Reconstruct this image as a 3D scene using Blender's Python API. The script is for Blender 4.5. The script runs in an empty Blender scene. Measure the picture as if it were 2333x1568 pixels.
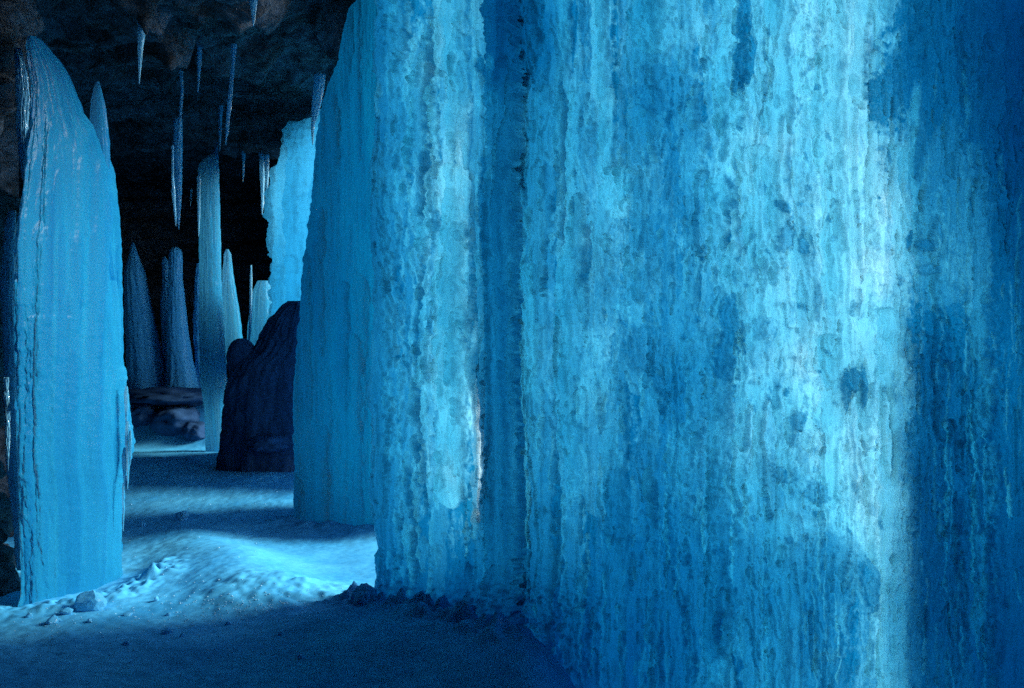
import bpy, bmesh, math, random
import numpy as np

# ------------------------------------------------------------------ helpers
SC = bpy.context.scene
COL = SC.collection
FPX = 2333 * 35 / 36.0          # focal length in the pixels of a 2333 x 1568 picture
CX, CY, EYE = 1166.5, 784.0, 1.6
rnd = random.Random(7)
R = math.radians


def pt(u, v, Y):
    """picture point at depth Y (metres) -> world"""
    return np.stack([(u - CX) / FPX * Y, Y + 0 * u, EYE - (v - CY) / FPX * Y], -1)


_prm = np.random.RandomState(11).permutation(256)
_prm = np.concatenate([_prm, _prm, _prm])
_g = np.random.RandomState(5).normal(size=(256, 3))
_g /= np.linalg.norm(_g, axis=1)[:, None]


def perlin(x, y, z=0.0):
    x, y, z = np.broadcast_arrays(np.asarray(x, float), np.asarray(y, float), np.asarray(z, float))
    xi, yi, zi = np.floor(x).astype(int), np.floor(y).astype(int), np.floor(z).astype(int)
    xf, yf, zf = x - xi, y - yi, z - zi
    xi, yi, zi = xi & 255, yi & 255, zi & 255
    fx, fy, fz = (t * t * t * (t * (t * 6 - 15) + 10) for t in (xf, yf, zf))
    out = 0
    for dx in (0, 1):
        for dy in (0, 1):
            for dz in (0, 1):
                h = _prm[_prm[_prm[xi + dx] + yi + dy] + zi + dz]
                g = _g[h]
                d = g[..., 0] * (xf - dx) + g[..., 1] * (yf - dy) + g[..., 2] * (zf - dz)
                w = (fx if dx else 1 - fx) * (fy if dy else 1 - fy) * (fz if dz else 1 - fz)
                out = out + w * d
    return out * 1.5


def fbm(x, y, z=0.0, oct=4, gain=0.5):
    a, s, t = 1.0, 0, 0
    f = 1.0
    for i in range(oct):
        s = s + a * perlin(np.asarray(x) * f + 17.3 * i, np.asarray(y) * f - 9.1 * i, np.asarray(z) * f + 3.7 * i)
        t += a
        a *= gain
        f *= 2.03
    return s / t * 1.4


def sstep(a, b, x):
    t = np.clip((x - a) / (b - a + 1e-9), 0, 1)
    return t * t * (3 - 2 * t)


def interp(xs, pts):
    p = np.array(pts, float)
    return np.interp(xs, p[:, 0], p[:, 1])


def tag(o, label=None, cat=None, group=None, kind=None):
    if label: o['label'] = label
    if cat: o['category'] = cat
    if group: o['group'] = group
    if kind: o['kind'] = kind
    return o


def mk(name, verts, quads, mat, frost=None, parent=None, smooth=True, tris=None):
    verts = np.ascontiguousarray(verts.reshape(-1, 3), dtype=np.float32)
    quads = np.ascontiguousarray(quads.reshape(-1, 4), dtype=np.int32)
    loops = quads.ravel()
    tot = np.full(len(quads), 4, np.int32)
    if tris is not None and len(tris):
        tris = np.asarray(tris, np.int32)
        loops = np.concatenate([loops, tris.ravel()])
        tot = np.concatenate([tot, np.full(len(tris), 3, np.int32)])
    me = bpy.data.meshes.new(name)
    me.vertices.add(len(verts)); me.vertices.foreach_set('co', verts.ravel())
    me.loops.add(len(loops)); me.loops.foreach_set('vertex_index', loops.astype(np.int32))
    me.polygons.add(len(tot))
    st = np.concatenate([[0], np.cumsum(tot)[:-1]]).astype(np.int32)
    me.polygons.foreach_set('loop_start', st)
    me.polygons.foreach_set('loop_total', tot)
    me.update(calc_edges=True)
    me.polygons.foreach_set('use_smooth', np.full(len(tot), smooth, bool))
    if frost is not None:
        a = me.attributes.new('frost', 'FLOAT', 'POINT')
        a.data.foreach_set('value', np.ascontiguousarray(frost.ravel(), dtype=np.float32))
    me.materials.append(mat)
    o = bpy.data.objects.new(name, me)
    COL.objects.link(o)
    if parent is not None: o.parent = parent
    return o


def grid_quads(nr, nc, off=0, flip=False, wrap=False):
    r = np.arange(nr - 1)[:, None]
    c = np.arange(nc if wrap else nc - 1)[None, :]
    c1 = (c + 1) % nc
    a, b, d, e = r * nc + c, r * nc + c1, (r + 1) * nc + c1, (r + 1) * nc + c
    q = np.stack([a, e, d, b] if not flip else [a, b, d, e], -1).reshape(-1, 4)
    return q + off


def shell(name, front, back, mat, frost=None, parent=None):
    """front, back: (nr, nc, 3) grids (row 0 on top) joined into one closed solid"""
    nr, nc = front.shape[:2]
    n = nr * nc
    q = [grid_quads(nr, nc), grid_quads(nr, nc, n, True)]
    i = np.arange(n).reshape(nr, nc)
    for e in (i[0, ::-1], i[:, 0], i[-1, :], i[::-1, -1]):
        q.append(np.stack([e[:-1], e[:-1] + n, e[1:] + n, e[1:]], -1))
    fr = None if frost is None else np.concatenate([frost.ravel(), np.full(n, 0.6)])
    return mk(name, np.concatenate([front.reshape(-1, 3), back.reshape(-1, 3)]), np.concatenate(q), mat, fr, parent)


# ------------------------------------------------------------------ materials
def nodes(name):
    m = bpy.data.materials.new(name)
    m.use_nodes = True
    nt = m.node_tree
    nt.nodes.clear()
    out = nt.nodes.new('ShaderNodeOutputMaterial')
    return m, nt, out


def N(nt, t, **kw):
    n = nt.nodes.new(t)
    for k, v in kw.items():
        if k.startswith('in_'):
            n.inputs[k[3:].replace('_', ' ')].default_value = v
        else:
            setattr(n, k, v)
    return n


ABS = (0.22, 0.785, 0.885)      # what a metre of this ice lets through, before density


def ice_mat(name, density, trans=0.9, clear=(0.012, 0.30, 0.46), white=(0.96, 0.98, 0.96), rough=0.22,
            spec=0.5, bscale=60.0, bstr=0.35, stretch=0.25, deep=(0.55, 0.85, 0.95)):
    m, nt, out = nodes(name)
    L = nt.links.new
    at = N(nt, 'ShaderNodeAttribute', attribute_name='frost')
    tc = N(nt, 'ShaderNodeTexCoord')
    mp = N(nt, 'ShaderNodeMapping')
    mp.inputs['Scale'].default_value = (1, 1, stretch)
    L(tc.outputs['Object'], mp.inputs['Vector'])
    n1 = N(nt, 'ShaderNodeTexNoise', in_Scale=bscale, in_Detail=4.0, in_Roughness=0.6)
    L(mp.outputs[0], n1.inputs['Vector'])
    n2 = N(nt, 'ShaderNodeTexNoise', in_Scale=bscale * 3.1, in_Detail=3.0, in_Roughness=0.65)
    L(tc.outputs['Object'], n2.inputs['Vector'])
    # bubbly white ice plus the near curtain's painted glow, broken up finely
    ma = N(nt, 'ShaderNodeMath', operation='MULTIPLY_ADD')
    L(n2.outputs['Fac'], ma.inputs[0]); ma.inputs[1].default_value = 0.8; ma.inputs[2].default_value = -0.4
    ad = N(nt, 'ShaderNodeMath', operation='ADD', use_clamp=True)
    L(at.outputs['Fac'], ad.inputs[0]); L(ma.outputs[0], ad.inputs[1])
    mx = N(nt, 'ShaderNodeMix', data_type='RGBA')
    L(ad.outputs[0], mx.inputs['Factor'])
    mx.inputs[6].default_value = (*clear, 1); mx.inputs[7].default_value = (*white, 1)
    bu = N(nt, 'ShaderNodeBump', in_Strength=bstr, in_Distance=0.012)
    L(n1.outputs['Fac'], bu.inputs['Height'])
    tr = N(nt, 'ShaderNodeBsdfTranslucent')
    df = N(nt, 'ShaderNodeBsdfDiffuse')
    gl = N(nt, 'ShaderNodeBsdfGlossy', in_Roughness=rough)
    dp = N(nt, 'ShaderNodeMix', data_type='RGBA', blend_type='MULTIPLY'); dp.inputs['Factor'].default_value = 1.0
    L(mx.outputs[2], dp.inputs[6]); dp.inputs[7].default_value = (*deep, 1)
    L(mx.outputs[2], tr.inputs['Color']); L(dp.outputs[2], df.inputs['Color'])
    for b in (tr, df, gl): L(bu.outputs[0], b.inputs['Normal'])
    m1 = N(nt, 'ShaderNodeMixShader'); m1.inputs[0].default_value = trans
    L(df.outputs[0], m1.inputs[1]); L(tr.outputs[0], m1.inputs[2])
    fr = N(nt, 'ShaderNodeFresnel', in_IOR=1.31)
    L(bu.outputs[0], fr.inputs['Normal'])
    fm = N(nt, 'ShaderNodeMath', operation='MULTIPLY'); fm.inputs[1].default_value = spec
    L(fr.outputs[0], fm.inputs[0])
    m2 = N(nt, 'ShaderNodeMixShader')
    L(fm.outputs[0], m2.inputs[0]); L(m1.outputs[0], m2.inputs[1]); L(gl.outputs[0], m2.inputs[2])
    L(m2.outputs[0], out.inputs['Surface'])
    va = N(nt, 'ShaderNodeVolumeAbsorption', in_Density=density)
    va.inputs['Color'].default_value = (*ABS, 1)
    L(va.outputs[0], out.inputs['Volume'])
    try: m.cycles.homogeneous_volume = True
    except Exception: pass
    return m


def rock_mat():
    m, nt, out = nodes('wet_rock')
    L = nt.links.new
    tc = N(nt, 'ShaderNodeTexCoord')
    mp = N(nt, 'ShaderNodeMapping'); mp.inputs['Scale'].default_value = (1, 1, 1.6)
    L(tc.outputs['Object'], mp.inputs['Vector'])
    n1 = N(nt, 'ShaderNodeTexNoise', in_Scale=2.2, in_Detail=7.0, in_Roughness=0.62)
    n2 = N(nt, 'ShaderNodeTexNoise', in_Scale=13.0, in_Detail=7.0, in_Roughness=0.7)
    for n in (n1, n2): L(mp.outputs[0], n.inputs['Vector'])
    r1 = N(nt, 'ShaderNodeValToRGB')
    e = r1.color_ramp.elements
    e[0].position, e[0].color = 0.40, (0.007, 0.0075, 0.009, 1)
    e[1].position, e[1].color = 0.70, (0.085, 0.13, 0.19, 1)
    mlt = N(nt, 'ShaderNodeMath', operation='MULTIPLY_ADD'); mlt.inputs[1].default_value = 0.55
    L(n1.outputs['Fac'], mlt.inputs[0])
    ml2 = N(nt, 'ShaderNodeMath', operation='MULTIPLY'); ml2.inputs[1].default_value = 0.45
    L(n2.outputs['Fac'], ml2.inputs[0]); L(ml2.outputs[0], mlt.inputs[2])
    L(mlt.outputs[0], r1.inputs['Fac'])
    vo = N(nt, 'ShaderNodeTexVoronoi', feature='DISTANCE_TO_EDGE', in_Scale=4.5)
    wp = N(nt, 'ShaderNodeMix', data_type='VECTOR'); wp.inputs['Factor'].default_value = 0.12
    L(mp.outputs[0], wp.inputs[4]); L(n2.outputs['Color'], wp.inputs[5]); L(wp.outputs[1], vo.inputs['Vector'])
    vm = N(nt, 'ShaderNodeMath', operation='MINIMUM'); vm.inputs[1].default_value = 0.12
    L(vo.outputs['Distance'], vm.inputs[0])
    vh = N(nt, 'ShaderNodeMath', operation='MULTIPLY_ADD'); vh.inputs[1].default_value = 3.5
    L(vm.outputs[0], vh.inputs[0]); L(n2.outputs['Fac'], vh.inputs[2])
    bu = N(nt, 'ShaderNodeBump', in_Strength=1.0, in_Distance=0.07)
    L(vh.outputs[0], bu.inputs['Height'])
    p = N(nt, 'ShaderNodeBsdfPrincipled', in_Roughness=0.55)
    p.inputs['Specular IOR Level'].default_value = 0.35
    L(r1.outputs[0], p.inputs['Base Color']); L(bu.outputs[0], p.inputs['Normal'])
    L(p.outputs[0], out.inputs['Surface'])
    return m


def snow_mat(name, lo, hi, scale=1.6, rough=0.6, spec=0.35):
    m, nt, out = nodes(name)
    L = nt.links.new
    tc = N(nt, 'ShaderNodeTexCoord')
    n1 = N(nt, 'ShaderNodeTexNoise', in_Scale=scale, in_Detail=6.0, in_Roughness=0.6)
    n2 = N(nt, 'ShaderNodeTexNoise', in_Scale=26.0, in_Detail=6.0, in_Roughness=0.65)
    for n in (n1, n2): L(tc.outputs['Object'], n.inputs['Vector'])
    av = N(nt, 'ShaderNodeMath', operation='MULTIPLY_ADD'); av.inputs[1].default_value = 0.6
    L(n1.outputs['Fac'], av.inputs[0])
    a2 = N(nt, 'ShaderNodeMath', operation='MULTIPLY'); a2.inputs[1].default_value = 0.4
    L(n2.outputs['Fac'], a2.inputs[0]); L(a2.outputs[0], av.inputs[2])
    r1 = N(nt, 'ShaderNodeValToRGB')
    e = r1.color_ramp.elements
    e[0].position, e[0].color = 0.36, (*lo, 1)
    e[1].position, e[1].color = 0.66, (*hi, 1)
    L(av.outputs[0], r1.inputs['Fac'])
    bu = N(nt, 'ShaderNodeBump', in_Strength=0.12, in_Distance=0.012)
    L(n2.outputs['Fac'], bu.inputs['Height'])
    p = N(nt, 'ShaderNodeBsdfPrincipled', in_Roughness=rough)
    p.inputs['Specular IOR Level'].default_value = spec
    L(r1.outputs[0], p.inputs['Base Color']); L(bu.outputs[0], p.inputs['Normal'])
    L(p.outputs[0], out.inputs['Surface'])
    return m


M_CURT = ice_mat('curtain_ice', 21.0)
M_FAR = ice_mat('far_curtain_ice', 7.5, bscale=40, white=(0.66, 0.89, 1.0), clear=(0.06, 0.44, 0.62))
M_NEXT = ice_mat('second_curtain_ice', 8.0, bscale=70, bstr=0.5, white=(0.74, 0.95, 0.86), clear=(0.06, 0.45, 0.56))
M_COL = ice_mat('column_ice', 6.5, trans=0.6, spec=0.15, rough=0.2, deep=(0.03, 0.36, 0.56), bscale=30, bstr=0.2, white=(0.60, 0.90, 0.97), clear=(0.04, 0.36, 0.62))
M_STAL = ice_mat('stalagmite_ice', 4.0, trans=0.1, bscale=30, bstr=0.2, white=(0.32, 0.66, 0.85), clear=(0.14, 0.42, 0.68), deep=(0.4, 0.85, 1.0))
M_ICICLE = ice_mat('icicle_ice', 8.0, trans=0.55, clear=(0.26, 0.60, 0.86), bscale=50, bstr=0.25, rough=0.12, spec=1.0, white=(0.46, 0.82, 1.0))
M_ROCK = rock_mat()
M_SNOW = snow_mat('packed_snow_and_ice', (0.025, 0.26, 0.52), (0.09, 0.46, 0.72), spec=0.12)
M_CHUNK = ice_mat('broken_ice', 8.0, trans=0.5, bscale=30, bstr=0.3, white=(0.50, 0.82, 0.95), clear=(0.15, 0.55, 0.80), deep=(0.3, 0.75, 0.95))

# ------------------------------------------------------------------ cave floor: one sheet out to the horizon
RIDGE = [(-1.9, 5.15, 0.0), (-1.15, 5.3, 0.0), (-0.92, 5.45, 0.12), (-0.37, 5.0, 0.20), (0.07, 4.6, 0.20),
         (0.5, 4.1, 0.03), (1.2, 3.2, 0.0), (2.0, 2.2, 0.0)]
BANK = [(-3.0, 8.9, 0.02), (-2.55, 7.9, 0.10), (-2.0, 7.0, 0.15), (-1.6, 6.35, 0.12), (-1.35, 6.05, 0.05)]


BASE_A = [(-0.92, 5.95, 0.12), (-0.55, 5.52, 0.14), (-0.22, 5.1, 0.13), (0.02, 4.85, 0.10), (0.2, 4.6, 0.03)]
BASE_B = [(-2.02, 8.9, 0.09), (-1.4, 8.5, 0.09), (-0.74, 8.15, 0.09)]
BASE_C = [(-3.0, 5.9, 0.05), (-2.75, 6.0, 0.07), (-2.5, 6.3, 0.09), (-2.38, 6.7, 0.10), (-2.45, 7.0, 0.06)]


def seg_field(x, y, pts, w):
    """height of a ridge that follows pts, smooth everywhere"""
    h = np.zeros(x.shape)
    p = np.array(pts, float)
    ok = (x > p[:, 0].min() - 3 * w) & (x < p[:, 0].max() + 3 * w) & (y > p[:, 1].min() - 3 * w) & (y < p[:, 1].max() + 3 * w)
    if not ok.any(): return h
    xs, ys, hs = x[ok], y[ok], np.zeros(int(ok.sum()))
    t = np.arange(0, len(p) - 1 + 1e-6, 1 / 9)
    for a, b, c in zip(*(np.interp(t, np.arange(len(p)), p[:, k]) for k in range(3))):
        e = c * np.exp(-((xs - a) ** 2 + (ys - b) ** 2) / w ** 2)
        hs = np.where(np.abs(e) > np.abs(hs), e, hs)
    h[ok] = hs
    return h


def floor_z(x, y):
    n = fbm(x * 0.7, y * 0.7, 1.0, 4)
    pool = np.exp(-((x + 1.35) / 0.9) ** 2 - ((y - 7.3) / 0.65) ** 2)
    z = 0.05 * n + (1 - 0.8 * pool) * (0.010 * fbm(x * 3.1, y * 3.1, 2.0, 4) + 0.006 * fbm(x * 12, y * 12, 3.0, 3) + 0.002 * fbm(x * 31, y * 31, 4.0, 2))
    z = z + 0.25 * sstep(8.5, 12.0, y) + 0.70 * sstep(13.0, 13.9, y) * sstep(-2.4, -3.2, x)
    z = z + seg_field(x, y, RIDGE, 0.42) + seg_field(x, y, BANK, 0.42)
    rag = 0.7 + 0.6 * fbm(x * 4, y * 4, 5.5, 3)
    z = z + (0.35 + 1.5 * np.abs(fbm(x * 6, y * 6, 15.0, 4))) * seg_field(x, y, BASE_A, 0.17)
    z = z + rag * (seg_field(x, y, BASE_B, 0.2) + (0.4 + 1.2 * np.abs(fbm(x * 7, y * 7, 8.0, 3))) * seg_field(x, y, BASE_C, 0.15))
    z = z - 0.25 * sstep(0.05, 0.5, x) * sstep(6.0, 5.0, y)
    lump = np.exp(-((x + 1.38) / 0.5) ** 2 - ((y - 6.2) / 0.3) ** 2)
    z = z + lump * (0.05 + 0.05 * np.abs(fbm(x * 5, y * 5, 9.0, 4)))
    z = z + 0.06 * sstep(-2.95, -3.4, x) * sstep(7.0, 5.5, y)
    return z


def spread(a, b, fine, far_lo, far_hi, n=40):
    mid = np.arange(a, b, fine)
    lo = a - np.geomspace(fine * 2, a - far_lo, n)[::-1]
    hi = b + np.geomspace(fine * 2, far_hi - b, n)
    return np.concatenate([lo, mid, hi])


gx = spread(-4.0, 1.0, 0.014, -160, 160)
gy = np.concatenate([np.linspace(-160, 3.4, 40), np.arange(3.5, 9.0, 0.014), np.arange(9.0, 14.5, 0.03), 14.5 + np.geomspace(0.05, 150, 40)])
XX, YY = np.meshgrid(gx, gy)
ZZ = floor_z(XX, YY)
fl = mk('cave_floor', np.stack([XX, YY, ZZ], -1), grid_quads(len(gy), len(gx), flip=True), M_SNOW)
tag(fl, 'packed blue snow and ice floor of the cave', kind='structure')

# ------------------------------------------------------------------ rock
def rock_noise(x, y, z):
    q = 0.30 * fbm(x * 0.55, y * 0.55, z * 0.8, 4) + 0.10 * np.abs(fbm(x * 1.9, y * 1.9, z * 2.6, 4)) \
        + 0.07 * fbm(x * 6, y * 6, z * 8, 4)
    return q


CLIFF = [(-3, 5.0), (0.5, 3.2), (2.85, 1.58), (3.9, 0.92), (5.2, -0.1), (6.1, -0.8), (8.0, -0.8), (9.0, -1.5),
         (11.0, -1.95), (12.5, -2.2), (16, -3.0), (20, -3.5)]
ys = np.concatenate([np.arange(-3.2, 5.5, 0.12), np.arange(5.5, 17.5, 0.03)])
ts = np.linspace(0, 1, 330)
xe = interp(ys, CLIFF) + 0.9 - 0.6 * sstep(10.0, 11.0, ys)
XC = -9.5 + (xe[:, None] + 9.5) * ts[None, :]
YC = np.repeat(ys[:, None], len(ts), 1)
base = 4.35 + 0.28 * fbm(XC * 0.45, YC * 0.45, 4.0, 3)
# bedding: the roof breaks off in steps, thick blocks left hanging
st = base + 0.35 * fbm(XC * 0.8 + 3, YC * 0.8, 7.0, 2)
stepz = np.floor(st / 0.22) * 0.22 + 0.22 * sstep(0.75, 1.0, (st / 0.22) % 1.0)
# a hanging block of limestone above the far chamber
blk = sstep(-3.35, -3.25, XC + 0.12 * fbm(XC * 2, YC * 2, 3.0, 3)) * 0
hb = sstep(-2.62, -2.72, XC + 0.10 * fbm(YC * 3, XC * 3, 5.0, 3)) * sstep(-4.9, -4.7, XC) * sstep(8.55, 8.45, YC + 0.25 * (XC + 3) + 0.12 * fbm(XC * 3, YC * 3, 6.0, 3))
ZC = 0.35 * base + 0.65 * stepz - 0.30 * hb + 0.8 * (rock_noise(XC, YC, 4.0) - 0.05)
ZC = ZC + 0.9 * sstep(-2.0, -1.3, XC) * sstep(7.2, 7.8, YC) * sstep(9.6, 9.0, YC)
ZC = np.minimum(ZC, 5.6)
bot = np.stack([XC, YC, ZC], -1)
top = np.stack([XC, YC, np.full_like(XC, 7.0)], -1)
# floor sheet downwards: rows ordered so that the shell closes
o = shell('cave_ceiling', bot, top, M_ROCK)
tag(o, 'dark broken limestone roof of the cave', kind='structure')

PLAN = [(3.0, 1.3), (4.5, 0.6), (5.2, -3.0), (0, -3.2), (-4.3, -3.0), (-3.9, 3.0), (-3.7, 5.0), (-3.45, 6.2), (-3.40, 6.6),
       
        (-4.4, 7.6), (-7.0, 9.0), (-8.2, 12), (-7.4, 15.4), (-5.0, 16.2), (-3.0, 16.3), (1.5, 16.4)]
pp = np.array(PLAN, float)
cum = np.concatenate([[0], np.cumsum(np.hypot(*np.diff(pp, axis=0).T))])
fine = np.concatenate([np.arange(0, cum[5], 0.25), np.arange(cum[5], cum[-1], 0.04)])
px, py = np.interp(fine, cum, pp[:, 0]), np.interp(fine, cum, pp[:, 1])
for _ in range(6):
    px[1:-1] = (px[:-2] + 2 * px[1:-1] + px[2:]) / 4; py[1:-1] = (py[:-2] + 2 * py[1:-1] + py[2:]) / 4
tx, ty = np.gradient(px), np.gradient(py)
ln = np.hypot(tx, ty); nx, ny = ty / ln, -tx / ln
ctr = np.array([-1.5, 6.0])
sgn = np.where((ctr[0] - px) * nx + (ctr[1] - py) * ny > 0, 1, -1)
nx, ny = nx * sgn, ny * sgn
zs = np.linspace(5.2, -0.6, 170)
WX, WZ = np.meshgrid(px, zs); WY = np.repeat(py[None, :], len(zs), 0)
bed = np.abs(((WZ + 0.12 * fbm(WX * 0.7, WY * 0.7, WZ, 3)) / 0.33) % 1.0 - 0.5)
dsp = 1.2 * rock_noise(WX, WY, WZ) + 0.10 * sstep(0.5, 0.36, bed)
front = np.stack([WX + nx * dsp, WY + ny * dsp, WZ], -1)
back = np.stack([WX - nx * 0.8, WY - ny * 0.8, WZ], -1)
o = shell('rock_wall', front, back, M_ROCK)
tag(o, 'dark bedded limestone wall of the cave', kind='structure')


# unseen rock block added outside, behind the far curtain: keeps the rear chamber dark
bxs = np.linspace(-2.55, 3.5, 90)
BX, BZ = np.meshgrid(bxs, np.linspace(5.2, -0.6, 90))
fy = 13.4 + 0.45 * (BX + 2.5) + 0.5 * rock_noise(BX, 13.0, BZ)
o = shell('rock_buttress', np.stack([BX, fy, BZ], -1), np.stack([BX, fy + 3.4, BZ], -1), M_ROCK)
tag(o, 'dark limestone buttress behind the far curtain', kind='structure')

# ------------------------------------------------------------------ ice relief: drip lobes painted on a (U, V) picture grid
class Relief:
    def __init__(s, U, V, H=None, F=None):
        s.U, s.V = U, V
        s.H = np.zeros_like(U) if H is None else H
        s.F = np.full_like(U, 0.7) if F is None else F

    def lobe(s, u0, v0, v1, w, h, frost=None, mix=0.8, rim=0.0, sharp=0.12, wob=0.25, taper=(1.2, 2.5), seed=0.0, lean=0.0):
        m = (s.V > v0 - 4) & (s.V < v1 + 4) & (np.abs(s.U - u0 - lean * (s.V - v0)) < w * 2.2 + 6)
        if not m.any(): return
        r = np.where(m.any(1))[0]; c = np.where(m.any(0))[0]
        sl = (slice(r[0], r[-1] + 1), slice(c[0], c[-1] + 1))
        U, V = s.U[sl], s.V[sl]
        k = 1.0 / (25 + 2.0 * w)
        ww = w * (1 + wob * 1.6 * fbm(V * k * 1.7, seed * 3.1, 5.5, 3))
        uc = u0 + lean * (V - v0) + wob * w * 1.5 * fbm(V * k, seed, 1.5, 3)
        tt = np.clip((V - v0) / (w * taper[0] + 1e-6), 0, 1); tb = np.clip((v1 - V) / (w * taper[1] + 1e-6), 0, 1)
        ww = ww * np.sqrt(np.clip(1 - (1 - tt) ** 2, 0, 1)) * np.sqrt(np.clip(1 - (1 - tb) ** 2, 0, 1)) + 1e-4
        x = (U - uc + (0.10 * w + (10 if w > 30 else 0)) * fbm(U * 0.06, V * 0.05, seed, 3)) / ww
        ins = (np.abs(x) < 1)
        pr = np.sqrt(np.clip(1 - x * x, 0, 1)) * np.minimum(ww / w, 1.3)
        s.H[sl] += h * pr
        if frost is not None:
            mk_ = mix * np.clip((1 - np.abs(x)) / sharp, 0, 1) * ins
            s.F[sl] = s.F[sl] * (1 - mk_) + frost * mk_
        if rim:
            s.F[sl] += rim * ins * sstep(0.70, 0.88, np.abs(x)) * (x * np.sign(rim) < 2)

    def blot(s, u0, v0, ru, rv, frost, mix=0.9, soft=0.25, rag=0.35, h=0.0, seed=0.0, ang=0.0, fr=3.0):
        R_ = max(ru, rv) * 1.8 + 5
        r = np.where((np.abs(s.V[:, 0] - v0) < R_))[0] if s.V.ndim == 2 else []
        c = np.where((np.abs(s.U - u0) < R_).any(0))[0]
        if len(r) == 0 or len(c) == 0: return
        sl = (slice(r[0], r[-1] + 1), slice(c[0], c[-1] + 1))
        U, V = s.U[sl] - u0, s.V[sl] - v0
        a, b = math.cos(ang), math.sin(ang)
        x, y = (a * U + b * V) / ru, (-b * U + a * V) / rv
        d = np.sqrt(x * x + y * y) + rag * fbm(x * fr + seed, y * fr + seed * 2, seed, 4)
        m = mix * sstep(1 + soft * 0.5, 1 - soft * 0.5, d)
        s.F[sl] = s.F[sl] * (1 - m) + frost * m
        s.H[sl] += h * sstep(1.2, 0.6, d)


# ------------------------------------------------------------------ the big near curtain
uu = np.concatenate([np.arange(845, 2440, 2.0)])
vv = np.concatenate([np.arange(-70, 1640, 2.2)])
nR, nC = len(vv), len(uu)
U0, V0 = np.meshgrid(uu, vv)
edge = interp(vv, [(-70, 846), (0, 846), (300, 849), (560, 853), (640, 860), (720, 852), (815, 850), (850, 842), (900, 838), (940, 846),
                   (1000, 850), (1150, 846), (1250, 850), (1330, 845), (1640, 840)]) + 5 * fbm(vv / 45, 3.3, 0.5, 4)
U = U0 + (edge[:, None] - 845) * np.clip(1 - (U0 - 845) / 120, 0, 1)
V = V0
DEP = [(845, 5.9), (980, 5.5), (1100, 5.2), (1300, 4.72), (1700, 3.95), (2100, 3.35), (2440, 2.88)]
kk = np.ones(61) / 61
dd = np.interp(np.arange(600, 2700), *np.array(DEP, float).T)
dd[:245] = 5.9 + (245 - np.arange(245)) * 0.003; dd[1840:] = 2.88 - (np.arange(1840, 2100) - 1840) * 0.0011
dd = np.convolve(np.pad(dd, 30, mode='edge'), kk, mode='valid')
depth = lambda u: np.interp(u, np.arange(600, 2700), dd)
Dp = depth(U)

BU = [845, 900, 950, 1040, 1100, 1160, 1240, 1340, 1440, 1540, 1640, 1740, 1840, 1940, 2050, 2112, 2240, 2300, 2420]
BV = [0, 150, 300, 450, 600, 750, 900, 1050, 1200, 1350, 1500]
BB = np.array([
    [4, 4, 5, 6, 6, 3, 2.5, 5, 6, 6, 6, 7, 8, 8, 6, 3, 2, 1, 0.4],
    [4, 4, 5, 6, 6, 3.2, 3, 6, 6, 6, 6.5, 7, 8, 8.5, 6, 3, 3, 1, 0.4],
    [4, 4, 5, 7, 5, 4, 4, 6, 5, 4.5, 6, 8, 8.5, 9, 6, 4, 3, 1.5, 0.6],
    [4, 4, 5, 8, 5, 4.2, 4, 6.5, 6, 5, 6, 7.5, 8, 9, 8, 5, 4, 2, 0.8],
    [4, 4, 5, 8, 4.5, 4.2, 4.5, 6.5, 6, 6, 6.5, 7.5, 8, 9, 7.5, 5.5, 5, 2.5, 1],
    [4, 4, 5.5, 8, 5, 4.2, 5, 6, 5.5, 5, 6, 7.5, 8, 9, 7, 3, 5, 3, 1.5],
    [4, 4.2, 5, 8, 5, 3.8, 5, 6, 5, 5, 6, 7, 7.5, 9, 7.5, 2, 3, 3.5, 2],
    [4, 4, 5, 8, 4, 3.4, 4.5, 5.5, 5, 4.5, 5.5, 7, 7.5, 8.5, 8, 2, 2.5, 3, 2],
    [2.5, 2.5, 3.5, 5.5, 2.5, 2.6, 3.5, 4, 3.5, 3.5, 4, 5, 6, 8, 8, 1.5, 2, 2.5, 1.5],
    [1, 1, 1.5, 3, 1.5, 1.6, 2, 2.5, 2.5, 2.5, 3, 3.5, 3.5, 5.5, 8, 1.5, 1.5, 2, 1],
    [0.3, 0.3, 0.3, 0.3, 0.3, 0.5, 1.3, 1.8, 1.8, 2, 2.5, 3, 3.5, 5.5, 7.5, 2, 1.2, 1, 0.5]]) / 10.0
# how bright each section glows: sets ice thickness, and painted into its colour
wU = U + 46 * fbm(U / 90, V / 160, 2.0, 4)
wV = V + 50 * fbm(U / 120, V / 200, 8.0, 3)


def bil(T, gu, gv, u, v):
    iu = np.interp(u, gu, np.arange(len(gu))); iv = np.interp(v, gv, np.arange(len(gv)))
    a = np.clip(iu.astype(int), 0, len(gu) - 2); b = np.clip(iv.astype(int), 0, len(gv) - 2)
    fu, fv = iu - a, iv - b
    return (T[b, a] * (1 - fu) + T[b, a + 1] * fu) * (1 - fv) + (T[b + 1, a] * (1 - fu) + T[b + 1, a + 1] * fu) * fv


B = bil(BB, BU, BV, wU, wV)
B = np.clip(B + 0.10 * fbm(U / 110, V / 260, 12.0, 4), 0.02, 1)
TH = 0.008 + 0.20 * (1 - B) ** 1.3 + 0.12 * sstep(0.30, 0.02, B) + 0.22 * sstep(1320, 1500, V) * sstep(1450, 1150, U)

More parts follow.
